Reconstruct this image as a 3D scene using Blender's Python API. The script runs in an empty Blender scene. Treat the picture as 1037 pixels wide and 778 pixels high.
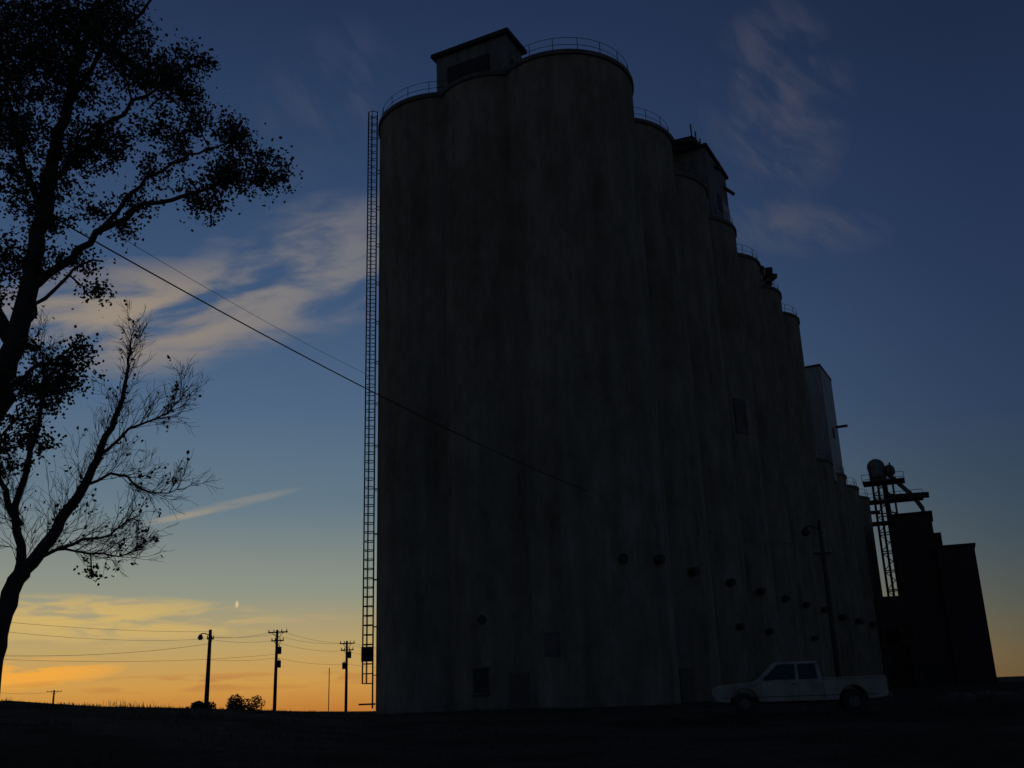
import bpy, bmesh, math, random
from mathutils import Vector, Matrix
sc=bpy.context.scene
random.seed(7)
rad=math.radians

# ---------------------------------------------------------------- helpers
def link(o,parent=None):
    sc.collection.objects.link(o)
    if parent: o.parent=parent
    return o
def empty(name,loc=(0,0,0),rz=0):
    e=bpy.data.objects.new(name,None); e.empty_display_size=0.5
    e.location=loc; e.rotation_euler=(0,0,rz); return link(e)
def mesh_obj(name,V,Fc,mat,parent=None,smooth=False):
    me=bpy.data.meshes.new(name); me.from_pydata([tuple(v) for v in V],[],Fc)
    me.materials.append(mat); me.update()
    if smooth:
        for p in me.polygons: p.use_smooth=True
    return link(bpy.data.objects.new(name,me),parent)
class B:
    """simple mesh accumulator"""
    def __init__(s): s.V=[]; s.F=[]
    def box(s,c,size,rz=0,M=None):
        hx,hy,hz=[a/2 for a in size]; n=len(s.V); R=Matrix.Rotation(rz,3,'Z')
        for x,y,z in [(-1,-1,-1),(1,-1,-1),(1,1,-1),(-1,1,-1),(-1,-1,1),(1,-1,1),(1,1,1),(-1,1,1)]:
            p=Vector((x*hx,y*hy,z*hz)); p=(M@p if M else R@p)+Vector(c); s.V.append(p)
        for f in [(0,3,2,1),(4,5,6,7),(0,1,5,4),(1,2,6,5),(2,3,7,6),(3,0,4,7)]: s.F.append(tuple(n+i for i in f))
    def beam(s,a,b,w,h=None):
        a=Vector(a); b=Vector(b); d=b-a
        if d.length<1e-5: return
        M=d.to_track_quat('Z','Y').to_matrix()
        s.box((a+b)/2,(w,h or w,d.length),M=M)
    def tube(s,pts,rads,sides=6,caps=True):
        pts=[Vector(p) for p in pts]
        if isinstance(rads,(int,float)): rads=[rads]*len(pts)
        rings=[]
        for i,p in enumerate(pts):
            d=(pts[min(i+1,len(pts)-1)]-pts[max(i-1,0)])
            if d.length<1e-6: d=Vector((0,0,1))
            d.normalize()
            ref=Vector((0.13,1,0.07)) if abs(d.y)<0.9 else Vector((1,0,0))
            u=d.cross(ref).normalized(); v=d.cross(u)
            n=len(s.V); rings.append(n)
            for k in range(sides):
                a=2*math.pi*k/sides; s.V.append(p+(u*math.cos(a)+v*math.sin(a))*rads[i])
        for a,b in zip(rings,rings[1:]):
            for k in range(sides):
                k2=(k+1)%sides; s.F.append((a+k,a+k2,b+k2,b+k))
        if caps:
            s.F.append(tuple(rings[0]+k for k in range(sides))[::-1]); s.F.append(tuple(rings[-1]+k for k in range(sides)))
    def cyl(s,c,r,z0,z1,n=48,r2=None):
        r2=r if r2 is None else r2; b=len(s.V)
        for z,rr in ((z0,r),(z1,r2)):
            for k in range(n):
                a=2*math.pi*k/n; s.V.append(Vector((c[0]+rr*math.cos(a),c[1]+rr*math.sin(a),z)))
        for k in range(n):
            k2=(k+1)%n; s.F.append((b+k,b+k2,b+n+k2,b+n+k))
        s.F.append(tuple(b+k for k in range(n))[::-1]); s.F.append(tuple(b+n+k for k in range(n)))
    def make(s,name,mat,parent=None,smooth=False): return mesh_obj(name,s.V,s.F,mat,parent,smooth)

# ---------------------------------------------------------------- materials
def mat(name,base,rough=0.9,metal=0.0,var=0.35,scale=3.0,stretch=(1,1,1),col2=None,bump=0.0,detail=3):
    m=bpy.data.materials.new(name); m.use_nodes=True; nt=m.node_tree; N=nt.nodes; L=nt.links
    b=N['Principled BSDF']; b.inputs['Roughness'].default_value=rough; b.inputs['Metallic'].default_value=metal
    tc=N.new('ShaderNodeTexCoord'); mp=N.new('ShaderNodeMapping'); mp.inputs['Scale'].default_value=stretch
    L.new(tc.outputs['Object'],mp.inputs[0])
    nz=N.new('ShaderNodeTexNoise'); nz.inputs['Scale'].default_value=scale; nz.inputs['Detail'].default_value=detail
    L.new(mp.outputs[0],nz.inputs['Vector'])
    cr=N.new('ShaderNodeValToRGB'); cr.color_ramp.elements[0].position=0.35; cr.color_ramp.elements[1].position=0.68
    c2=col2 or tuple(c*(1-var) for c in base)
    cr.color_ramp.elements[0].color=(*c2,1); cr.color_ramp.elements[1].color=(*base,1)
    L.new(nz.outputs[0],cr.inputs[0]); L.new(cr.outputs[0],b.inputs['Base Color'])
    if bump>0:
        bp=N.new('ShaderNodeBump'); bp.inputs['Strength'].default_value=bump; bp.inputs['Distance'].default_value=0.05
        L.new(nz.outputs[0],bp.inputs['Height']); L.new(bp.outputs[0],b.inputs['Normal'])
    return m
def concrete(name):
    m=bpy.data.materials.new(name); m.use_nodes=True; nt=m.node_tree; N=nt.nodes; L=nt.links
    b=N['Principled BSDF']; b.inputs['Roughness'].default_value=0.95
    b.inputs['Specular IOR Level'].default_value=0.1
    tc=N.new('ShaderNodeTexCoord')
    def noise(scale,st,detail=5,rough=0.6,dist=0.0):
        mp=N.new('ShaderNodeMapping'); mp.inputs['Scale'].default_value=st; L.new(tc.outputs['Object'],mp.inputs[0])
        n=N.new('ShaderNodeTexNoise'); n.inputs['Scale'].default_value=scale; n.inputs['Detail'].default_value=detail
        n.inputs['Roughness'].default_value=rough; n.inputs['Distortion'].default_value=dist
        L.new(mp.outputs[0],n.inputs['Vector']); return n.outputs[0]
    def ramp(sock,p0,c0,p1,c1):
        r=N.new('ShaderNodeValToRGB'); r.color_ramp.elements[0].position=p0; r.color_ramp.elements[1].position=p1
        r.color_ramp.elements[0].color=(*c0,1); r.color_ramp.elements[1].color=(*c1,1); L.new(sock,r.inputs[0]); return r.outputs[0]
    def mul(a,bb,f=1.0):
        x=N.new('ShaderNodeMixRGB'); x.blend_type='MULTIPLY'; x.inputs[0].default_value=f; L.new(a,x.inputs[1]); L.new(bb,x.inputs[2]); return x.outputs[0]
    base=ramp(noise(0.28,(1,1,0.6),3,0.65),0.36,(0.235,0.210,0.155),0.66,(0.32,0.287,0.215))
    patch=ramp(noise(0.95,(1,1,0.42),7,0.74,0.3),0.38,(0.66,0.66,0.64),0.56,(1,1,1))
    streak=ramp(noise(1.1,(1,1,0.06),4,0.62),0.38,(0.62,0.60,0.56),0.60,(1,1,1))
    c=mul(base,patch,.85); c=mul(c,streak,0.6)
    L.new(c,b.inputs['Base Color'])
    return m
M_conc=concrete('weathered_concrete')
M_rim=mat('rim_concrete',(0.15,0.14,0.12),var=0.4,scale=1.5)
M_steel=mat('rusty_steel',(0.09,0.07,0.055),rough=0.8,metal=0.1,var=0.5,scale=4)
M_dark=mat('dark_opening',(0.05,0.048,0.045),rough=0.8,var=0.5)
M_door=mat('painted_steel_door',(0.11,0.10,0.085),rough=0.6,var=0.3)
M_sheet=mat('galvanised_sheet',(0.46,0.46,0.40),rough=0.6,metal=0.1,var=0.35,scale=1.2,stretch=(2.5,2.5,0.3))
M_gal=mat('headhouse_wall',(0.20,0.20,0.17),rough=0.8,var=0.4,scale=1.0,stretch=(2,2,0.4))
M_roof=mat('tar_roof',(0.05,0.05,0.05),var=0.3)
M_brownwood=mat('brown_elevator_siding',(0.085,0.055,0.045),rough=0.85,var=0.4,scale=1.0,stretch=(0.3,0.3,6))
M_wood=mat('pole_wood',(0.10,0.075,0.055),rough=0.9,var=0.5,scale=3,stretch=(3,3,0.3))
M_wire=mat('wire_black',(0.03,0.03,0.03),rough=0.6,var=0.2)
M_bark=mat('bark',(0.085,0.065,0.05),rough=0.95,var=0.55,scale=4,stretch=(2,2,0.5),bump=0.6)
M_leaf=mat('cottonwood_leaf',(0.07,0.08,0.035),rough=0.8,var=0.55,scale=1.3)
M_grass=mat('dry_grass',(0.08,0.065,0.038),rough=0.9,var=0.5,scale=0.6)
M_bush=mat('bush_leaf',(0.05,0.06,0.03),rough=0.8,var=0.5,scale=1)
M_white=mat('dusty_white_paint',(0.40,0.38,0.33),rough=0.55,var=0.4,scale=1.8)
M_glass=mat('vehicle_glass',(0.012,0.013,0.015),rough=0.25,var=0.1)
M_tyre=mat('tyre_rubber',(0.025,0.025,0.025),rough=0.85,var=0.3)
M_chrome=mat('dull_chrome',(0.10,0.10,0.10),rough=0.5,metal=0.3,var=0.3)
M_lampglass=mat('lamp_lens',(0.3,0.3,0.28),rough=0.3,var=0.1)
M_tail=mat('tail_lens',(0.25,0.02,0.02),rough=0.25,var=0.1)
M_rubble=mat('rubble',(0.12,0.11,0.09),var=0.5,scale=2)

# ---------------------------------------------------------------- ground
def rowX(y): return 4.4+0.51*(y-62)
def sstep(a,b,x):
    t=max(0,min(1,(x-a)/(b-a))); return t*t*(3-2*t)
def gh(x,y):
    # low embankment rising to the left, yard level in front of the elevator
    yy=max(y,1)
    xs=x*(60/max(yy,25)) if yy<60 else x*(60/yy)
    t=max(0,min(1,(-xs-8.5)/21.5)); c=0.62+1.25*t
    h=c*max(0,min(1,y/38))
    h+=0.10*math.sin(x*0.31+1.3)*math.sin(y*0.23)*max(0,min(1,(y-6)/15))*0.5
    if y>64:
        m=1-sstep(rowX(y)-45,rowX(y)-12,x)
        h-= m*min(45,(y-64)*0.032)
    if y<0: h=0.0+0.01*math.sin(x*.2)
    return h
def axis(lo,hi,dense_lo,dense_hi,step,grow=1.25):
    a=[]; v=dense_lo
    while v<=dense_hi: a.append(v); v+=step
    s=step; v=a[-1]
    while v<hi: s*=grow; v+=s; a.append(v)
    s=step; v=a[0]; pre=[]
    while v>lo: s*=grow; v-=s; pre.append(v)
    return pre[::-1]+a
xs=axis(-2500,2500,-60,70,1.0); ys=axis(-400,3000,-6,130,1.0)
V=[];Fc=[]
for y in ys:
    for x in xs:
        j=0.05*(random.random()-0.5) if (3<y<62) else 0
        V.append((x,y,gh(x,y)+j))
nx=len(xs)
for j in range(len(ys)-1):
    for i in range(nx-1):
        a=j*nx+i; Fc.append((a,a+1,a+nx+1,a+nx))
def ground_mat():
    m=bpy.data.materials.new('dirt_and_dry_grass'); m.use_nodes=True; nt=m.node_tree; N=nt.nodes; L=nt.links
    b=N['Principled BSDF']; b.inputs['Roughness'].default_value=1.0; b.inputs['Specular IOR Level'].default_value=0.03
    tc=N.new('ShaderNodeTexCoord')
    def nz(s,d,r=0.6):
        n=N.new('ShaderNodeTexNoise'); n.inputs['Scale'].default_value=s; n.inputs['Detail'].default_value=d; n.inputs['Roughness'].default_value=r
        L.new(tc.outputs['Object'],n.inputs['Vector']); return n.outputs[0]
    def rp(s,p0,c0,p1,c1):
        r=N.new('ShaderNodeValToRGB'); r.color_ramp.elements[0].position=p0; r.color_ramp.elements[1].position=p1
        r.color_ramp.elements[0].color=(*c0,1); r.color_ramp.elements[1].color=(*c1,1); L.new(s,r.inputs[0]); return r.outputs[0]
    n1=nz(3,5,0.7)
    dirt=rp(n1,0.35,(0.045,0.035,0.025),0.7,(0.10,0.08,0.058))
    grass=rp(n1,0.35,(0.025,0.022,0.012),0.7,(0.055,0.045,0.026))
    mk=rp(nz(0.18,3,0.6),0.47,(0,0,0),0.56,(1,1,1))
    mx=N.new('ShaderNodeMixRGB'); L.new(mk,mx.inputs[0]); L.new(dirt,mx.inputs[1]); L.new(grass,mx.inputs[2])
    L.new(mx.outputs[0],b.inputs['Base Color'])
    bp=N.new('ShaderNodeBump'); bp.inputs['Strength'].default_value=0.8; bp.inputs['Distance'].default_value=0.08
    L.new(n1,bp.inputs['Height']); L.new(bp.outputs[0],b.inputs['Normal'])
    return m
mesh_obj('ground',V,Fc,ground_mat(),smooth=True)

g=B()
def blade(x,y,h,w):
    a=random.uniform(0,math.pi); lx=random.uniform(-.35,.35)*h; ly=random.uniform(-.35,.35)*h
    z=gh(x,y)-0.03; n=len(g.V); dx,dy=math.cos(a)*w,math.sin(a)*w
    g.V.extend([Vector((x-dx,y-dy,z)),Vector((x+dx,y+dy,z)),Vector((x+dx*.6+lx*.4,y+dy*.6+ly*.4,z+h*.6)),Vector((x-dx*.6+lx*.4,y-dy*.6+ly*.4,z+h*.6)),Vector((x+lx,y+ly,z+h))])
    g.F.extend([(n,n+1,n+2,n+3),(n+3,n+2,n+4)])
for t in range(1000):
    y=random.uniform(7,63); x=random.uniform(-0.62,0.62)*y
    if abs(x-9)<5 and 33.5<y<38: continue
    hh=random.uniform(0.05,0.2)*(1.6 if random.random()<.12 else 1)
    for k in range(random.randint(8,26)):
        blade(x+random.gauss(0,.3),y+random.gauss(0,.3),hh*random.uniform(.5,1.2),0.006+0.0003*y)
for t in range(110):   # crest weeds along the embankment
    x=random.uniform(-34,-9); y=60+random.uniform(-3,4)
    hh=random.uniform(0.05,0.2) if not(-24<x<-22) else random.uniform(.25,.55)
    for k in range(9): blade(x+random.gauss(0,.3),y+random.gauss(0,.2),hh*random.uniform(.5,1.2),0.014)
for t in range(190):   # weeds in front of the pickup
    x=random.uniform(4,16); y=random.uniform(31.0,33.6); hh=random.uniform(.08,.32)
    for k in range(14): blade(x+random.gauss(0,.25),y+random.gauss(0,.15),hh*random.uniform(.5,1.2),0.012)
for t in range(280):
    y=random.uniform(30,58); x=y*random.uniform(.38,.58)
    hh=random.uniform(.15,.6)
    for k in range(14): blade(x+random.gauss(0,.3),y+random.gauss(0,.3),hh*random.uniform(.5,1.2),0.016)
g.make('dry_grass',M_grass)

# ---------------------------------------------------------------- grain elevator
E=Vector((0.454,0.891,0)); NN=Vector((-0.891,0.454,0)); C3=Vector((4.4,62.1,0))
def P(s,t,z=0): 
    v=C3+E*s+NN*t; return Vector((v.x,v.y,z))
ang=math.atan2(E.y,E.x)
H=42.6; base=-1.0
elev=empty('concrete_grain_elevator')
def silo(c,R,top,name,rail=True,n=72):
    b=B(); b.cyl(c,R,base,top,n); o=b.make(name,M_conc,elev,True)
    md=o.modifiers.new('es','EDGE_SPLIT'); md.split_angle=rad(40)
    r=B(); r.cyl(c,R+.13,top,top+.32,n); o=r.make(name+'_rim',M_rim,elev,True)
    md=o.modifiers.new('es','EDGE_SPLIT'); md.split_angle=rad(40)
    if rail:
        q=B(); rr=R-.15; z=top+.32; k=18
        for lvl in (.55,1.1):
            pts=[(c[0]+rr*math.cos(2*math.pi*i/36),c[1]+rr*math.sin(2*math.pi*i/36),z+lvl) for i in range(37)]
            q.tube(pts,.022,4,False)
        for i in range(k):
            a=2*math.pi*i/k; x=c[0]+rr*math.cos(a); y=c[1]+rr*math.sin(a); q.beam((x,y,z),(x,y,z+1.1),.045)
        q.make(name+'_guard_rail',M_steel,elev)
for k in range(7):
    silo(P(k*9.35,0),5.0 if k==0 else 4.82,H-(0.0 if k==0 else .02*k),'silo_front_%d'%(k+1))
    silo(P(k*9.35,9.9),5.0 if k==0 else 4.82,H+.01*k,'silo_back_%d'%(k+1),rail=(k==0))
silo(Vector((-.55,63.35,0)),4.15,H-.05,'interstice_bin',rail=False)
for k in range(4):
    silo(P(66.5+k*9.9,0),4.8,27.0,'low_silo_front_%d'%(k+1)); silo(P(66.5+k*9.9,9.9),4.8,27.02,'low_silo_back_%d'%(k+1),rail=False)
b=B()
b.box(P(28,4.95,(H-.6+base)/2),(56,9.0,H-.6-base),ang); b.box(P(81,4.95,(26+base)/2),(32,9,26-base),ang)
b.make('core_wall',M_conc,elev)
def gable_box(name,s0,s1,t0,t1,z0,z1,m,over=.25):
    b=B(); b.box(P((s0+s1)/2,(t0+t1)/2,(z0+z1)/2),(s1-s0,t1-t0,z1-z0),ang); b.make(name,m,elev)
    r=B(); r.box(P((s0+s1)/2,(t0+t1)/2,z1+.15),(s1-s0+2*over,t1-t0+2*over,.3),ang); r.make(name+'_roof',M_roof,elev)
def st(x,y): d=Vector((x,y,0))-C3; return d.dot(E),d.dot(NN)
s0,t0=st(.43,62.0)
PT=48.0
gable_box('end_penthouse',s0,s0+2.6,t0,t0+6.0,H+.3,PT,M_gal,.32)
b=B(); b.box(P(s0-.03,t0+3.2,PT-2.2),(.08,3.6,2.1),ang); b.box(P(s0+1.3,t0-.03,PT-2.6),(1.0,.08,1.8),ang); b.make('end_penthouse_window',M_dark,elev)
b=B()
for i in range(5): b.box(P(s0-.09,t0+1.6+i*.8,PT-2.2),(.06,.07,2.1),ang)
b.box(P(s0-.09,t0+3.2,PT-2.2),(.05,3.6,.07),ang); b.make('end_penthouse_mullions',M_steel,elev)
gable_box('roof_gallery',4.5,26.5,3.2,6.6,H+.3,H+2.6,M_gal,.1)
WH=51.0
gable_box('working_house',26.4,33.6,-3.3,3.6,H+.3,WH,M_gal,.25)
gable_box('working_house_dormer',27.2,29.8,-2.0,2.0,WH+.3,WH+1.2,M_gal,.15)
b=B()
b.box(P(30,-3.33,46.6),(1.4,.06,1.6),ang); b.box(P(26.37,-1.2,46.6),(.06,1.4,1.5),ang); b.make('working_house_windows',M_dark,elev)
b=B(); b.box(P(32.2,-3.34,45.2),(2.6,.07,4.4),ang); b.box(P(26.36,-2.6,45.0),(.07,1.0,4.2),ang); b.make('working_house_patch_sheets',M_sheet,elev)
b=B()
random.seed(3)
for i in range(6):
    s=25.2+i*1.35; z=WH+.9+random.uniform(-.2,.8)
    b.beam(P(s,-2.6,z-.5),P(s+.6,3.9,z+random.uniform(-.4,.6)),.55)
b.beam(P(25,-2.4,WH+.5),P(33.4,-2.7,WH+1.7),.45); b.beam(P(24.5,3,WH+.7),P(33,3,WH+2.2),.4)
for i in range(6): b.beam(P(25+i*1.5,-2.5,WH),P(25+i*1.5,-2.5,WH+2.0),.12)
b.beam(P(29,-3,WH-.5),P(30,-3.9,WH-.9),.3); b.beam(P(32.2,-3.2,WH-1.5),P(33.2,-4.1,WH-2.2),.25)
b.box(P(24.6,.5,WH+.3),(1.6,2.6,1.3),ang)
b.tube([P(20,1,H+.5),P(22,.6,49),P(25,.3,WH+.5)],.35,8)
b.make('distributor_spouts',M_steel,elev)
b=B()
for i in range(4):
    b.beam(P(45.5+i*.9,-3.8,H+.4),P(45.5+i*.9,-3.4,H+3.2+.3*(i%2)),.25)
b.beam(P(44.5,-4.4,H+2.0),P(49,-2.6,H+2.9),.8); b.beam(P(45,-4.9,H+1.5),P(47.5,-3,H+1.8),.5); b.beam(P(45,-2.6,H+3.6),P(49,-3.6,H+2.2),.35)
b.make('tripper_machinery',M_steel,elev)
gable_box('main_headhouse',72.2,80.2,-4.1,4.6,26,41.4,M_sheet,.05)
b=B()
b.box(P(76,-4.14,33),(1.2,.06,1.4),ang); b.make('main_headhouse_windows',M_dark,elev)
b=B(); b.beam(P(79,-4.1,34.5),P(79,-5.6,34.5),.3); b.make('main_headhouse_brackets',M_steel,elev)
def hitaz(c,R,az):
    d=Vector((math.sin(rad(az)),math.cos(rad(az)),0)); c=Vector((c[0],c[1],0)); bq=d.dot(c); q=bq*bq-(c.dot(c)-R*R)
    t=bq-math.sqrt(max(q,0)); p=d*t; n=(p-c).normalized(); return p,math.atan2(n.y,n.x)
bd=B(); bf=B()
def panel(acc,c,R,az,z,w,h,th=.12):
    p,a=hitaz(c,R,az); acc.box((p.x,p.y,z),(th*2,w,h),a)
C2c=(-.55,63.35)
panel(bd,C2c,4.15,-2.3,2.25,.95,1.3,.10); panel(bf,C2c,4.15,-2.3,2.98,1.15,.12,.16); panel(bf,C2c,4.15,-2.3,1.53,1.15,.12,.16)
bd.make('wall_window',M_dark,elev); bf.make('wall_window_sill',M_rim,elev)
b=B(); panel(b,C2c,4.15,-.1,1.6,1.2,2.1,.22); b.make('service_door',M_door,elev)
b=B(); panel(b,(C3.x,C3.y),5.0,1.75,4.1,.95,1.3,.05); b.make('faded_sign_panel',M_rim,elev)
b=B(); panel(b,P(9.35,0),4.82,9.0,1.6,1.0,2.1,.2); b.make('side_door',M_door,elev)
b=B(); panel(b,P(28.05,0),4.82,13.4,23.8,1.4,3.1,.06); b.make('stained_panel',M_rim,elev)
b=B()
def port(c,R,az,z,r,L=.35):
    p,a=hitaz(c,R,az); d=Vector((math.cos(a),math.sin(a),0)); q=Vector((p.x,p.y,z)); b.tube([q-d*.1,q+d*L],[r,r],16)
port(C2c,4.15,-2.17,5.7,.27,.1); port((C3.x,C3.y),5,6.0,8.7,.3,.12); port((C3.x,C3.y),5,7.9,8.75,.28,.45)
for k in range(1,7):
    c=P(k*9.35,0); c_az=math.degrees(math.atan2(c.x,c.y)); w=math.degrees(math.asin(4.82/c.length))
    port(c,4.82,c_az+w*.72,8.8,.28,.5)
    if k in(2,3,5): port(c,4.82,c_az+w*.8,5.6,.24,.5)
for k in range(4):
    c=P(66.5+k*9.9,0); port(c,4.8,math.degrees(math.atan2(c.x,c.y))+1.6,8.5,.36,.7)
b.make('aeration_fan_ports',M_steel,elev)
b=B()
for k in range(1,7):
    p=P(k*9.35-4.67,-1.9); b.tube([(p.x,p.y,base),(p.x,p.y,H-1)],.07,6)
b.make('downpipes',M_steel,elev)
# caged ladder on the end silo
C1=P(0,9.9); lad=B()
ld=Vector((-0.975,-0.22,0)).normalized(); lp=Vector((-ld.y,ld.x,0))
pb=Vector((C1.x,C1.y,0))+ld*5.12
z0,z1=.9,H+1.3
for sgn in(-1,1):
    q=pb+lp*.24*sgn+ld*.1; lad.beam((q.x,q.y,z0),(q.x,q.y,z1),.06)
z=z0
while z<z1:
    a=pb+lp*.24+ld*.1; c=pb-lp*.24+ld*.1; lad.beam((a.x,a.y,z),(c.x,c.y,z),.03); z+=.33
z=z0+1.5
while z<z1:
    pts=[pb+lp*(.24+0)+ld*.1]
    for i in range(9):
        a=math.pi*(i/8); pts.append(pb+ld*(.32+.45*math.sin(a))+lp*(.42*math.cos(a)))
    pts.append(pb-lp*.24+ld*.1)
    lad.tube([(p.x,p.y,z) for p in pts],.03,4,False); z+=.6
for i in (1,3,4,5,7):
    a=math.pi*(i/8); p=pb+ld*(.32+.45*math.sin(a))+lp*(.42*math.cos(a)); lad.beam((p.x,p.y,z0+1.5),(p.x,p.y,z1),.045)
z=z0+2
while z<z1:
    for sgn in(-1,1):
        q=pb+lp*.24*sgn; lad.beam((q.x-ld.x*.25,q.y-ld.y*.25,z),(q.x+ld.x*.1,q.y+ld.y*.1,z),.05)
    z+=3
q=pb+ld*.45; lad.box((q.x,q.y,4.2),(.75,.6,.9),math.atan2(ld.y,ld.x)); lad.box((q.x,q.y,z0+.25),(1.0,.9,.1),math.atan2(ld.y,ld.x))
lad.make('caged_ladder',M_steel,elev)

# ---------------------------------------------------------------- leg tower
tw=empty('elevator_leg_tower',(58,154.4,0),rad(-22)); b=B()
w=1.5
for sx in(-1,1):
    for sy in(-1,1): b.beam((sx*w,sy*w,-1),(sx*w,sy*w,34),.26)
nlev=11
for i in range(nlev):
    za=i*2.9; zb=za+2.9
    for (ax,ay,bx,by) in((-w,-w,w,-w),(w,-w,w,w),(w,w,-w,w),(-w,w,-w,-w)):
        b.beam((ax,ay,zb),(bx,by,zb),.16)
        b.beam((ax,ay,za),(bx,by,zb),.12)
b.beam((.3,0,0),(.3,0,33),.8,.5); b.beam((-.7,0,0),(-.7,0,33),.35,.5)
b.make('tower_frame',M_steel,tw)
b=B()
b.box((.2,0,31.2),(6.2,4.2,.2)); b.box((1.6,0,28.2),(8.0,3.6,.2)); b.box((-.4,0,24.8),(4.4,3.8,.2))
for (cx,z,wx,wy) in((.2,31.2,6.2,4.2),(1.6,28.2,8.0,3.6)):
    for sy in(-1,1):
        b.beam((cx-wx/2,sy*wy/2,z+1.1),(cx+wx/2,sy*wy/2,z+1.1),.07)
        for i in range(6): x=cx-wx/2+wx*i/5; b.beam((x,sy*wy/2,z),(x,sy*wy/2,z+1.1),.07)
b.make('tower_platforms',M_steel,tw)
b=B(); b.tube([(-.6,-.9,33.6),(-.6,.9,33.6)],[1.35,1.35],20); b.tube([(1.3,-.7,33.0),(1.3,.7,33.0)],[.85,.85],16); b.cyl((-.6,0),1.2,31.3,33.2,16,1.25)
b.tube([(1,0,32.5),(4.2,0,28.6),(5.3,0,26.5)],.35,10); b.tube([(5.3,0,26.5),(4.0,0,14)],.3,10)
b.make('head_pulley_and_spouts',M_gal,tw,True)
b=B(); b.beam((0,0,28.8),(6.5,0,28.6),.9,.8); b.beam((-1,0,26.6),(-6,-1,26.6),.6,.5); b.make('transfer_conveyor',M_steel,tw)

# ---------------------------------------------------------------- dark elevator at right
de=empty('wooden_grain_elevator',(57.9,138.4,0),rad(-22.7)); b=B()
def bx(acc,x0,x1,y0,y1,z0,z1): acc.box(((x0+x1)/2,(y0+y1)/2,(z0+z1)/2),(x1-x0,y1-y0,z1-z0))
bx(b,-5.0,.2,-3,6,-1,23.2); bx(b,.2,4.9,-3.6,6.5,-1,18.3); bx(b,.2,1.1,-1.5,4,18.3,20.6); bx(b,-9.2,-5.0,-2,5,-1,12.0); b.make('elevator_walls',M_brownwood,de)
b=B(); bx(b,-5.2,.4,-3.2,6.2,23.2,23.45); bx(b,.45,5.1,-3.8,6.7,18.31,18.55); bx(b,-9.4,-5.2,-2.2,5.2,12,12.2); b.make('elevator_roofs',M_roof,de)
b=B(); bx(b,-3.1,-2.1,-3.05,-2.9,20,21.4); bx(b,2,2.9,-3.66,-3.5,15,16.2); bx(b,-4,-1.2,-3.06,-2.9,-.2,3.6); b.make('elevator_openings',M_dark,de)

lo=empty('truck_loadout_frame',(41.5,112,0),rad(-20)); b=B()
for sx in(-1.6,1.6):
    for sy in(-1.6,1.6): b.beam((sx,sy,-1),(sx,sy,10),.22)
for z in(3.6,6.6):
    for a,c in(((-1.6,-1.6),(1.6,-1.6)),((1.6,-1.6),(1.6,1.6)),((1.6,1.6),(-1.6,1.6)),((-1.6,1.6),(-1.6,-1.6))): b.beam((*a,z),(*c,z),.16)
b.beam((-1.6,-1.6,3.6),(1.6,-1.6,6.6),.12); b.beam((1.6,-1.6,.5),(-1.6,-1.6,3.6),.12)
b.make('frame',M_steel,lo)
b=B(); b.box((0,0,8.5),(3.4,3.4,3.4)); b.cyl((0,0),1.6,5.2,6.8,4,2.2); b.make('surge_bin',M_brownwood,lo)
b=B()
for i in range(16): b.box((2.0+i*.28,-1.4,6.5-i*.42),(.35,.9,.06))
for sy in(-1.9,-.95): b.beam((1.8,sy,6.7),(6.3,sy,-.1),.12); b.beam((1.8,sy,7.7),(6.3,sy,.9),.06)
b.make('stair',M_steel,lo)

# ---------------------------------------------------------------- poles and wires
def catenary(a,bb,sag,n=24):
    a=Vector(a); bb=Vector(bb); return [a.lerp(bb,i/n)-Vector((0,0,4*sag*(i/n)*(1-i/n))) for i in range(n+1)]
def utility_pole(x,y,top,arms=((.35,2.2),),rz=0,transformer=None,lamp=False,r=.16):
    e=empty('utility_pole',(x,y,0),rz); b=B()
    z0=gh(x,y)-.6
    b.tube([(0,0,z0),(0,0,(z0+top)/2),(0,0,top)],[r*1.25,r*1.1,r*.8],10); b.make('pole_shaft',M_wood,e,True)
    b=B(); i2=B()
    for dz,w in arms:
        b.box((0,.16,top-dz),(w,.11,.14)); b.beam((-w*.3,.16,top-dz),(0,.16,top-dz-.7),.05); b.beam((w*.3,.16,top-dz),(0,.16,top-dz-.7),.05)
        for f in(-.46,-.2,.2,.46): i2.cyl((w*f,.16),.07,top-dz+.07,top-dz+.32,8,.04)
    if b.V: b.make('crossarm',M_wood,e); i2.make('insulators',M_lampglass,e)
    if transformer:
        b=B()
        for zz,dx in transformer: b.cyl((dx,-.05),.25,top-zz-.8,top-zz,14); b.cyl((dx,-.05),.05,top-zz,top-zz+.2,8)
        b.make('transformer',M_steel,e,True)
    if lamp:
        b=B(); b.tube([(0,0,top-.6),(-.6,0,top-.35),(-1.0,0,top-.4)],.05,8); b.cyl((-1.0,0),.32,top-.85,top-.45,14,.14); b.cyl((-1.0,0),.2,top-1.0,top-.85,14)
        b.make('yard_light',M_steel,e,True)
    return e
p0=(-46,57,9.2); p1=(-32.2,105.2,8.8); p2=(-28.0,116.7,9.3); p3=(-21.9,128.1,8.4); p4=(-124.2,273,6.1)
utility_pole(*p0,arms=((.35,2.2),),rz=.3)
utility_pole(*p1,arms=((.9,.7),),lamp=True,r=.2)
utility_pole(*p2,arms=((.25,2.4),(1.2,1.5)),rz=-.2,transformer=((1.9,.35),(3.4,.35)),r=.17)
utility_pole(*p3,arms=((.3,1.9),(1.1,1.6)),rz=-.1,transformer=((1.3,.35),(2.6,-.3)),r=.16)
utility_pole(*p4,arms=((.4,4.0),),r=.25)
utility_pole(20.5,67,12.0,arms=((2.2,1.2),),lamp=True,r=.15)
w=B()
def wire(a,bb,sag,r=.013): w.tube(catenary(a,bb,sag),r,5,False)
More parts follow.
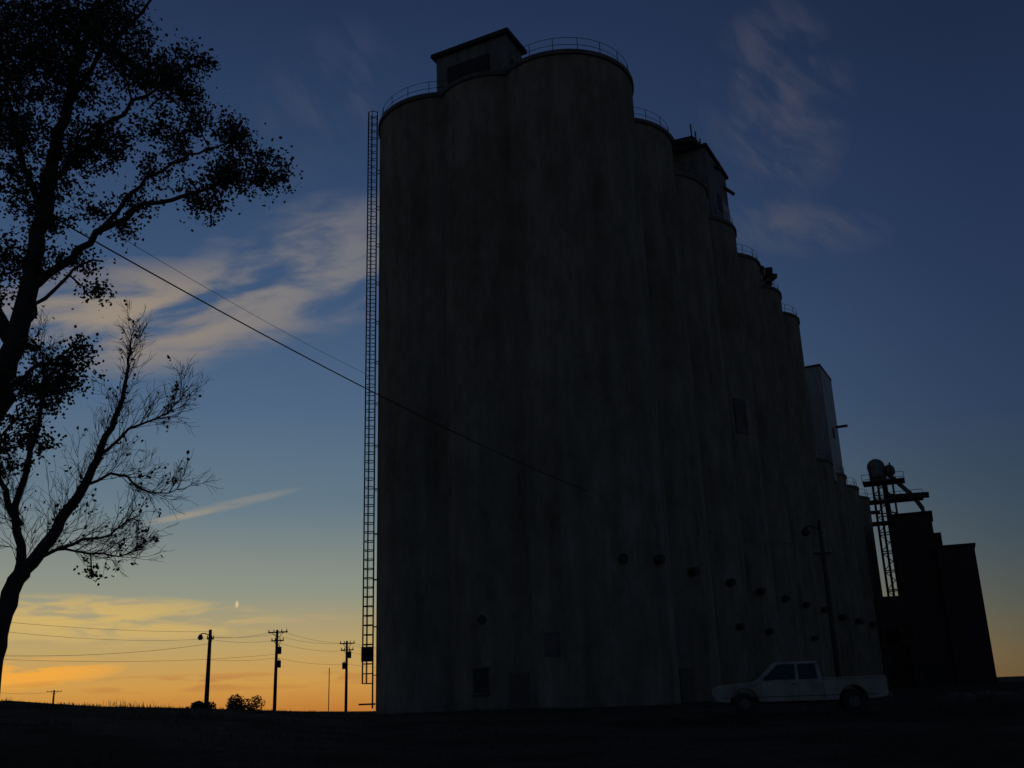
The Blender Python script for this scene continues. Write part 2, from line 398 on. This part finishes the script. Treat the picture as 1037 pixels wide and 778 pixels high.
wire((p0[0],p0[1],8.9),(p1[0],p1[1],8.6),.7); wire((p0[0]+.8,p0[1],8.9),(p1[0]+.3,p1[1],7.9),1.2)
wire((p0[0],p0[1],6.2),(p1[0],p1[1],7.4),1.2,.016)
wire((p0[0]-.8,p0[1]+1,6.0),(p2[0],p2[1],6.6),1.0,.013)
for dx,dz in((-1,.3),(1,.3),(-.6,1.2)):
    wire((p1[0]+dx*.3,p1[1],p1[2]-.7-dz*.2),(p2[0]+dx,p2[1],p2[2]-dz),.25)
    wire((p2[0]+dx,p2[1],p2[2]-dz),(p3[0]+dx*.8,p3[1],p3[2]-dz),.4)
    wire((p3[0]+dx*.8,p3[1],p3[2]-dz),(-8,150,p3[2]-dz),.8)
wire((p1[0],p1[1],5.8),(p2[0],p2[1],6.2),.2); wire((p2[0],p2[1],6.2),(p3[0],p3[1],5.6),.3); wire((p3[0],p3[1],5.6),(-8,150,5.4),.6)
wire((p4[0],p4[1],5.8),(p0[0]-.5,p0[1],7.0),2.0,.02)
w.make('power_lines',M_wire)
b=B(); b.beam((-24.1,128.4,-2),(-24.1,128.4,5.2),.09); b.make('antenna_mast',M_steel)
utility_pole(-15.6,24,17.2,arms=((.5,2.2),),rz=-.6)
w=B(); w.tube(catenary((-15.6,24.1,16.4),(27.4,95.6,14.3),2.8,48),.024,6,False); w.tube(catenary((-15.4,24.0,17.0),(-9.6,64.6,22.6),.35,32),.011,6,False)
w.make('service_drop_wire',M_wire)

# ---------------------------------------------------------------- trees (sketched in 2.2 cm units on the trunk's plane, then given depth)
def sk(a,b_,d=0.0):
    t=700-b_; s=.0192+.0000053*t+2.1e-9*t*t
    return Vector(((a-518.5+.035*(389-b_))*s, 20+d, 1.90+.01791*t+7.265e-6*t*t))
random.seed(11)
def smooth(pts,n=4):
    out=[]
    for i in range(len(pts)-1):
        p0=pts[max(i-1,0)];p1=pts[i];p2=pts[i+1];p3=pts[min(i+2,len(pts)-1)]
        for k in range(n):
            t=k/n; out.append(.5*((2*p1)+(-p0+p2)*t+(2*p0-5*p1+4*p2-p3)*t*t+(-p0+3*p1-3*p2+p3)*t**3))
    out.append(pts[-1]); return out
class Tree:
    def __init__(s): s.w=B(); s.l=B(); s.nodes=[]
    def limb(s,pts,r0,r1,d0=0,d1=0,wig=.05):
        n=len(pts); P3=[sk(x,y,d0+(d1-d0)*i/(n-1)) for i,(x,y) in enumerate(pts)]
        q=smooth(P3,4); m=len(q)
        q=[p+Vector((random.gauss(0,wig),random.gauss(0,wig),random.gauss(0,wig)))*(0 if i==0 else 1) for i,p in enumerate(q)]
        rs=[r0+(r1-r0)*(i/(m-1))**.8 for i in range(m)]
        s.w.tube(q,rs,8); s.nodes+= list(zip(q,rs)); return q
    def twig(s,p,d,L,r,depth,up=.25,leaf=0,spread=.6,thin=0.004):
        n=4; pts=[p]; dd=d.normalized()
        for i in range(n):
            dd=(dd+Vector((random.gauss(0,.13),random.gauss(0,.13),random.gauss(0,.13)+up*.12))).normalized(); pts.append(pts[-1]+dd*L/n)
        s.w.tube(pts,[r+(thin-r)*i/n for i in range(n+1)],3 if r<.012 else 5,False)
        if depth>0:
            for k in range(random.randint(3,4)):
                i=random.randint(1,n); q=pts[i]; a=dd.cross(Vector((random.gauss(0,1),random.gauss(0,1),random.gauss(0,1)))).normalized()
                s.twig(q,(dd+a*spread*random.uniform(.6,1.3)),L*random.uniform(.5,.75),max(r*.55,thin),depth-1,up,leaf,spread,thin)
        elif leaf and random.random()<leaf:
            for k in range(random.randint(1,3)): s.leaf(pts[random.randint(2,n)]+Vector([random.gauss(0,.04) for _ in range(3)]),.045)
    def leaf(s,c,sz):
        u=Vector([random.gauss(0,1) for _ in range(3)]).normalized(); v=u.cross(Vector([random.gauss(0,1) for _ in range(3)])).normalized()
        a=sz*random.uniform(.7,1.2); n=len(s.l.V); s.l.V.extend([c-u*a,c-v*a*.75,c+u*a,c+v*a*.75]); s.l.F.append((n,n+1,n+2,n+3))
    def clump(s,c,r,dens=1.0):
        near=min(s.nodes,key=lambda q:(q[0]-c).length)
        s.w.tube([near[0],near[0].lerp(c,.5)+Vector((0,0,-.05)),c],[min(near[1]*.7,.03),.018,.01],4,False)
        k=int(30*(r/.6)**1.7*dens)+3
        for i in range(k):
            v=Vector([random.gauss(0,1) for _ in range(3)]).normalized()*r*random.random()**.42*1.15
            v.z*=.85; q=c+v
            if random.random()<.5: s.w.tube([c+v*.2,q],[.010,.004],3,False)
            sr=random.uniform(.07,.18)
            for j in range(random.randint(16,30)):
                s.leaf(q+Vector((random.gauss(0,sr),random.gauss(0,sr),random.gauss(0,sr*.8))),.046)
T=Tree()
T.limb([(-90,760),(-60,600),(-30,480),(-5,400),(12,345),(28,280),(40,220),(48,170),(60,120),(75,60),(90,0),(100,-60)],.36,.05,0,.2)
T.limb([(28,290),(70,262),(110,235),(150,215),(200,205),(240,195),(280,200)],.11,.015,.1,-.3,.03)
T.limb([(45,190),(80,150),(120,110),(160,80),(190,60)],.09,.015,.1,.5)
T.limb([(100,240),(140,190),(180,165),(220,150),(250,150)],.06,.012,0,.3)
T.limb([(15,340),(40,310),(80,280),(110,270)],.07,.015,.1,-.3)
T.limb([(40,220),(20,150),(10,80),(0,20)],.10,.02,.2,-.6)
T.limb([(60,120),(100,60),(150,20),(170,-20)],.08,.015,.2,-.5)
T.limb([(-5,400),(30,370),(60,360),(85,350)],.07,.015,.1,.3)
T.limb([(-30,480),(0,450),(15,430),(35,400)],.07,.015,.1,-.3)
T.limb([(12,345),(-40,260),(-100,180),(-150,90)],.2,.04,.1,1.5)
T.limb([(-5,400),(-70,330),(-150,290),(-220,280)],.15,.03,.1,-1.5)
cl=[(20,20,42),(62,30,38),(100,42,34),(20,80,44),(75,85,44),(128,62,27),(175,75,26),(208,78,17),(150,100,26),(20,140,40),(70,140,32),(112,150,26),(200,130,24),(160,135,22),(182,108,20),(240,152,20),(266,182,20),(230,188,21),(286,204,13),(200,192,20),(167,190,18),(134,202,18),(60,190,22),(20,195,30),(98,212,14),(8,260,24),(50,262,16),(92,272,15),(88,300,14),(122,243,12),(62,372,26),(88,362,13),(28,392,24),(10,432,22),(60,402,16),(25,350,14),(4,300,14),(10,478,14),(145,38,14),(40,225,16),
 (-40,20,45),(-45,100,45),(-60,180,40),(-110,60,45),(-120,150,45),(-160,90,40),(-150,290,35),(-210,280,35),(-90,330,28),(-180,210,35),(115,0,26),(60,-40,45),(130,-50,35),(0,-50,45),(-60,-50,40),(95,-90,35)]
for x,y,r in cl:
    for rep in range(2 if r>=20 else 1):
        d=random.gauss(0,.9) if rep else random.gauss(0,.3)
        T.clump(sk(x+random.gauss(0,3),y+random.gauss(0,3),d),r*.0215,.92)
ct=empty('cottonwood_tree'); T.w.make('trunk_and_limbs',M_bark,ct,True); T.l.make('foliage',M_leaf,ct)

random.seed(21)
S=Tree()
main=S.limb([(-15,770),(-5,680),(5,630),(18,590),(35,568),(60,535),(85,495),(105,455),(122,415),(130,375),(133,345)],.26,.012,-.2,0,.015)
L=[S.limb([(103,460),(140,430),(165,420),(180,400)],.04,.008,0,.3,.02),
 S.limb([(18,590),(25,560),(18,510),(35,440),(42,390),(38,350)],.13,.010,-.2,.2,.02),
 S.limb([(20,530),(8,495),(0,470),(-20,430)],.09,.01,0,-.4,.02),
 S.limb([(35,568),(80,552),(120,545),(150,520)],.05,.008,-.15,-.6,.02),
 S.limb([(85,495),(120,480),(150,500),(180,495)],.04,.008,-.1,.3,.02),
 S.limb([(60,557),(90,560),(130,565),(150,560)],.03,.008,-.2,-.5,.02),
 S.limb([(-20,760),(-60,640),(-90,540),(-80,450)],.15,.02,-.2,-1.2,.02), main[14:]]
for q in L:
    m=len(q)
    for i in range(2,m):
        for rep in range(3):
            if random.random()<.8:
                d=(q[min(i+1,m-1)]-q[i-1]).normalized(); a=d.cross(Vector([random.gauss(0,1) for _ in range(3)])).normalized()
                f=1-i/m*.35
                S.twig(q[i],d*.8+a*.6+Vector((0,0,.25)),random.uniform(.4,.85)*f,.010,2,.3,.09,.6,.0035)
for x,y,r in[(98,580,5),(30,470,8),(45,400,6)]: S.clump(sk(x,y,-.2),r*.0215,.4)
bt=empty('half_bare_tree'); S.w.make('trunk_and_twigs',M_bark,bt,True); S.l.make('sparse_leaves',M_leaf,bt)

def bush(name,x,y,w,h,seed):
    random.seed(seed); q=Tree(); z=gh(x,y); q.nodes=[(Vector((x,y,z)),.05)]
    for i in range(9):
        c=Vector((x+random.uniform(-.5,.5)*w,y+random.uniform(-.5,.5)*w,z+h*random.uniform(.2,.8)*(1)))
        near=q.nodes[0]
        q.w.tube([near[0],c],[.05,.02],4,False)
        for j in range(260):
            v=Vector([random.gauss(0,1) for _ in range(3)]).normalized()*random.random()**.4*w*.24; q.leaf(c+v,.13)
    e=empty(name); q.w.make('stems',M_bark,e); q.l.make('leaves',M_bush,e)
bush('bush',-32.6,121,4.2,3.0,1); bush('bush',-38,121,3.0,2.2,2)

b=B(); random.seed(5)
for i in range(120):
    y=random.uniform(40,52); x=y*random.uniform(.40,.6); s=random.uniform(.15,.5)
    M=Matrix.Rotation(random.uniform(0,6),3,'Z')@Matrix.Rotation(random.uniform(-.6,.6),3,'X')
    b.box((x,y,gh(x,y)+s*.2),(s*random.uniform(.8,2.2),s,s*.7),M=M)
b.make('rubble_pile',M_rubble)

# ---------------------------------------------------------------- pickup
tk=empty('pickup_truck',(9.3,35.2,gh(9.25,35.2)+.02),rad(-11))
def extr(name,prof,y0,y1,m,parent,bev=.03):
    n=len(prof); V=[(x,y0,z) for x,z in prof]+[(x,y1,z) for x,z in prof]
    Fq=[tuple(range(n)),tuple(range(2*n-1,n-1,-1))]+[(i,i+n,(i+1)%n+n,(i+1)%n) for i in range(n)]
    o=mesh_obj(name,V,Fq,m,parent)
    bm=bmesh.new(); bm.from_mesh(o.data); bmesh.ops.recalc_face_normals(bm,faces=bm.faces); bm.to_mesh(o.data); bm.free()
    if bev: 
        md=o.modifiers.new('bev','BEVEL'); md.width=bev; md.segments=3; md.limit_method='ANGLE'; md.angle_limit=rad(35)
    return o
def arch(cx,r,z0,n=9): return [(cx+r*math.cos(math.pi*i/(n-1)),z0+r*math.sin(math.pi*i/(n-1))) for i in range(n)]
tail=[(-2.72,.48),(-2.80,.68),(-2.78,.92),(-2.60,1.00),(-1.42,1.09),(2.80,1.10),(2.82,.62)]
prof=[(2.78,.50)]+[(1.72+.47,.43)]+arch(1.72,.46,.43)[1:-1]+[(1.25,.43)]+[(-1.31,.43)]+arch(-1.78,.46,.43)[1:-1]+[(-2.25,.43)]+tail
extr('body_side',prof,-.95,.95,M_white,tk,.04)
ZB,ZT=1.06,1.70
def hexa(name,bot,top,z0,z1,m,wb=.90,wt=.76):
    V=[(bot[0],-wb,z0),(bot[1],-wb,z0),(bot[1],wb,z0),(bot[0],wb,z0),(top[0],-wt,z1),(top[1],-wt,z1),(top[1],wt,z1),(top[0],wt,z1)]
    o=mesh_obj(name,V,[(0,3,2,1),(4,5,6,7),(0,1,5,4),(1,2,6,5),(2,3,7,6),(3,0,4,7)],m,tk)
    md=o.modifiers.new('bev','BEVEL'); md.width=.07; md.segments=4; return o
hexa('cab',(-1.45,.80),(-.70,.68),ZB,ZT,M_white)
def sidepane(pts,name):
    b=B()
    for sg in(-1,1):
        n=len(b.V)
        for x,z in pts:
            y=.90+(.76-.90)*(z-ZB)/(ZT-ZB); b.V.append(Vector((x,sg*(y+.012),z)))
        b.F.append(tuple(range(n,n+len(pts))) if sg<0 else tuple(range(n,n+len(pts)))[::-1])
    b.make(name,M_glass,tk)
sidepane([(-1.14,1.13),(-.06,1.13),(-.06,1.62),(-.60,1.62)],'front_side_windows')
sidepane([(.05,1.13),(.66,1.13),(.60,1.62),(.05,1.62)],'rear_side_windows')
b=B(); b.V+= [Vector((-1.40,-.80,1.13)),Vector((-1.40,.80,1.13)),Vector((-.78,.70,1.65)),Vector((-.78,-.70,1.65))]
b.V=[v+Vector((-.045,0,.03)) for v in b.V]; b.F.append((0,1,2,3))
b.V+= [Vector((.80,-.72,1.15)),Vector((.80,.72,1.15)),Vector((.705,.64,1.60)),Vector((.705,-.64,1.60))]; b.F.append((7,6,5,4)); b.make('windshield_and_rear_glass',M_glass,tk)
b=B(); b.box((1.83,0,1.105),(1.85,1.66,.02)); b.make('bed_liner',M_tyre,tk)
b=B()
for sg in(-1,1): b.box((1.83,sg*.91,1.13),(1.95,.08,.05))
b.box((2.78,0,1.12),(.06,1.7,.05)); b.make('bed_rails',M_white,tk)
b=B()
for x in(-1.78,1.72):
    for sg in(-1,1):
        b.tube([(x,sg*.70,.37),(x,sg*.73,.37),(x,sg*.90,.37),(x,sg*.93,.37)],[.33,.37,.37,.33],28)
b.make('tyres',M_tyre,tk)
b=B()
for x in(-1.78,1.72):
    for sg in(-1,1): b.tube([(x,sg*.925,.37),(x,sg*.94,.37)],[.19,.15],20)
b.make('wheel_rims',M_chrome,tk)
b=B(); b.box((-2.82,0,.56),(.14,1.8,.2)); b.box((2.88,0,.55),(.14,1.75,.18)); b.make('bumpers',M_chrome,tk)
b=B(); b.box((-2.79,0,.82),(.05,1.0,.18)); b.make('grille',M_dark,tk)
b=B()
for sg in(-1,1): b.box((-2.79,sg*.72,.82),(.06,.34,.18))
b.make('headlights',M_lampglass,tk)
b=B()
for sg in(-1,1): b.box((2.82,sg*.87,.92),(.05,.12,.3))
b.make('tail_lights',M_tail,tk)
b=B()
for sg in(-1,1):
    b.box((-1.02,sg*1.02,1.19),(.08,.16,.15)); 
    for x in(-1.2,.0,.80): b.box((x,sg*.952,.77),(.012,.006,.58))
    b.box((-.13,sg*.957,.98),(.12,.02,.03)); b.box((.0,sg*.953,.60),(5.0,.008,.02))
b.make('mirrors_handles_seams',M_dark,tk)
b=B(); b.box((0,0,.5),(4.6,1.2,.22)); b.make('chassis',M_tyre,tk)

# ---------------------------------------------------------------- sky
w=bpy.data.worlds.new("World"); sc.world=w; w.use_nodes=True; nt=w.node_tree; N=nt.nodes; LK=nt.links
try: w.cycles.sampling_method='NONE'
except Exception: pass
bg=N['Background']
def setin(n,i,v):
    if isinstance(v,(int,float)): n.inputs[i].default_value=v
    else: LK.new(v,n.inputs[i])
def Mx(op,a,b_=0.0,clamp=False):
    n=N.new('ShaderNodeMath'); n.operation=op; n.use_clamp=clamp; setin(n,0,a); setin(n,1,b_); return n.outputs[0]
tc=N.new('ShaderNodeTexCoord'); sep=N.new('ShaderNodeSeparateXYZ'); LK.new(tc.outputs['Generated'],sep.inputs[0])
X,Y,Z=sep.outputs
az=Mx('MULTIPLY',Mx('ARCTAN2',X,Y),57.2958); el=Mx('MULTIPLY',Mx('ARCSINE',Z),57.2958)
def s2l(c): return tuple(((v/255)/12.92 if v/255<=.04045 else ((v/255+.055)/1.055)**2.4) for v in c)
def ramp(sock,stops):
    r=N.new('ShaderNodeValToRGB'); els=r.color_ramp.elements
    while len(els)<len(stops): els.new(.5)
    for e_,(p,c) in zip(els,stops): e_.position=p; e_.color=(*s2l(c),1)
    LK.new(sock,r.inputs[0]); return r.outputs[0]
ep=Mx('DIVIDE',Mx('ADD',el,5.0),95.0,True)
def q(e): return (e+5)/95
sunside=ramp(ep,[(0,(60,45,30)),(q(-.8),(190,118,50)),(q(.8),(206,153,74)),(q(2.8),(186,160,104)),(q(5.6),(143,148,132)),(q(10.5),(99,120,134)),(q(16),(78,102,130)),(q(22),(62,86,119)),(q(31),(45,65,98)),(q(38),(35,51,82)),(1,(24,33,54))])
offside=ramp(ep,[(0,(36,32,28)),(q(-.5),(98,82,54)),(q(1.2),(94,86,66)),(q(3.5),(76,82,78)),(q(7),(58,73,86)),(q(14),(43,61,89)),(q(24),(35,51,82)),(q(34),(29,42,69)),(1,(20,27,44))])
SAZ=-30.0
cosd=Mx('COSINE',Mx('MULTIPLY',Mx('SUBTRACT',az,SAZ),0.0174533))
mr=N.new('ShaderNodeMapRange'); mr.interpolation_type='SMOOTHSTEP'; LK.new(cosd,mr.inputs[0]); mr.inputs[1].default_value=1.0; mr.inputs[2].default_value=.48; mr.inputs[3].default_value=0; mr.inputs[4].default_value=1
mix=N.new('ShaderNodeMixRGB'); LK.new(mr.outputs[0],mix.inputs[0]); LK.new(sunside,mix.inputs[1]); LK.new(offside,mix.inputs[2])
ns=N.new('ShaderNodeTexSky'); ns.sky_type='NISHITA'; ns.sun_disc=False; ns.sun_elevation=rad(.3); ns.sun_rotation=rad(SAZ)
sc_=N.new('ShaderNodeMixRGB'); sc_.blend_type='ADD'; sc_.inputs[0].default_value=.0012; LK.new(mix.outputs[0],sc_.inputs[1]); LK.new(ns.outputs[0],sc_.inputs[2])
cur=sc_.outputs[0]
def field(tilt,fx,fy,seed,det=5,rgh=.55):
    c,s=math.cos(rad(tilt)),math.sin(rad(tilt))
    xr=Mx('ADD',Mx('MULTIPLY',az,c),Mx('MULTIPLY',el,s)); yr=Mx('ADD',Mx('MULTIPLY',az,-s),Mx('MULTIPLY',el,c))
    cb=N.new('ShaderNodeCombineXYZ'); LK.new(Mx('MULTIPLY',xr,fx),cb.inputs[0]); LK.new(Mx('MULTIPLY',yr,fy),cb.inputs[1])
    nz=N.new('ShaderNodeTexNoise'); nz.noise_dimensions='2D'; nz.inputs['Scale'].default_value=1; nz.inputs['Detail'].default_value=det; nz.inputs['Roughness'].default_value=rgh; nz.inputs['Distortion'].default_value=.25
    LK.new(cb.outputs[0],nz.inputs['Vector']); return nz.outputs[0]
fA=field(12,.15,.5,0); fB=field(0,.22,1.5,0); fC=field(-42,.2,.5,0)
def cloud(cur,a0,e0,ra,re,tilt,col,op,fld,lo=.42,hi=.68,pw=1.0):
    dx=Mx('SUBTRACT',az,a0); dy=Mx('SUBTRACT',el,e0); c,s=math.cos(rad(tilt)),math.sin(rad(tilt))
    xn=Mx('DIVIDE',Mx('ADD',Mx('MULTIPLY',dx,c),Mx('MULTIPLY',dy,s)),ra); yn=Mx('DIVIDE',Mx('ADD',Mx('MULTIPLY',dx,-s),Mx('MULTIPLY',dy,c)),re)
    m=Mx('SUBTRACT',1.0,Mx('ADD',Mx('MULTIPLY',xn,xn),Mx('MULTIPLY',yn,yn)),True)
    if fld is None: f=Mx('MULTIPLY',m,op,True)
    else:
        mp=N.new('ShaderNodeMapRange'); mp.interpolation_type='SMOOTHSTEP'; LK.new(fld,mp.inputs[0]); mp.inputs[1].default_value=lo; mp.inputs[2].default_value=hi
        f=Mx('MULTIPLY',Mx('MULTIPLY',Mx('POWER',m,pw),mp.outputs[0]),op,True)
    x=N.new('ShaderNodeMixRGB'); LK.new(f,x.inputs[0]); LK.new(cur,x.inputs[1]); x.inputs[2].default_value=(*s2l(col),1); return x.outputs[0]
cur=cloud(cur,-22.0,20.4,10.5,3.4,8,(160,144,124),.85,fA,.30,.66,.9)
cur=cloud(cur,-12.5,23.8,8.5,4.2,18,(132,128,126),.75,fA,.32,.68,.9)
cur=cloud(cur,-16.2,10.5,4.2,.32,14,(140,138,132),.7,fB,.20,.62)
cur=cloud(cur,-19.0,9.75,2.2,.22,12,(165,152,130),.6,None)
cur=cloud(cur,-23,4.3,10.0,1.4,-1,(208,176,106),.95,fB,.36,.60,.7)
cur=cloud(cur,-26,1.6,5.0,.8,4,(240,168,66),1.0,fB,.36,.52,.6)
cur=cloud(cur,-16,1.0,12,.5,0,(184,122,66),.7,fB,.42,.60,.6)
cur=cloud(cur,-15.7,5.07,.11,.22,0,(222,196,150),1.0,None)
cur=cloud(cur,-12.5,4.2,4.5,.35,0,(180,160,120),.6,fB,.38,.6)
cur=cloud(cur,17.4,31.0,5.0,6.5,-20,(74,77,94),.75,fC,.36,.74,.9)
cur=cloud(cur,17.6,24.6,6.0,1.6,-12,(78,82,97),.65,fC,.32,.66)
cur=cloud(cur,-11.8,33.0,6.0,4.0,40,(66,76,98),.5,fC,.40,.72)
LK.new(cur,bg.inputs[0]); bg.inputs[1].default_value=1.0

sun=bpy.data.lights.new('sun','SUN'); sun.energy=.03; sun.angle=rad(.5); sun.color=(1,.6,.35)
so=link(bpy.data.objects.new('sun',sun)); d=Vector((math.sin(rad(SAZ)),math.cos(rad(SAZ)),math.tan(rad(.6)))); so.rotation_euler=d.to_track_quat('Z','Y').to_euler()

# ---------------------------------------------------------------- camera
sc.view_settings.view_transform='Standard'; sc.view_settings.look='None'; sc.view_settings.exposure=0
c=bpy.data.cameras.new("Camera"); co=link(bpy.data.objects.new("Camera",c))
c.sensor_width=36; c.lens=36*1000/1037; c.clip_end=8000
co.matrix_world=Matrix.Translation((0,0,1.6))@Matrix.Rotation(rad(107.3),4,'X')@Matrix.Rotation(-.035,4,'Z')
sc.camera=co
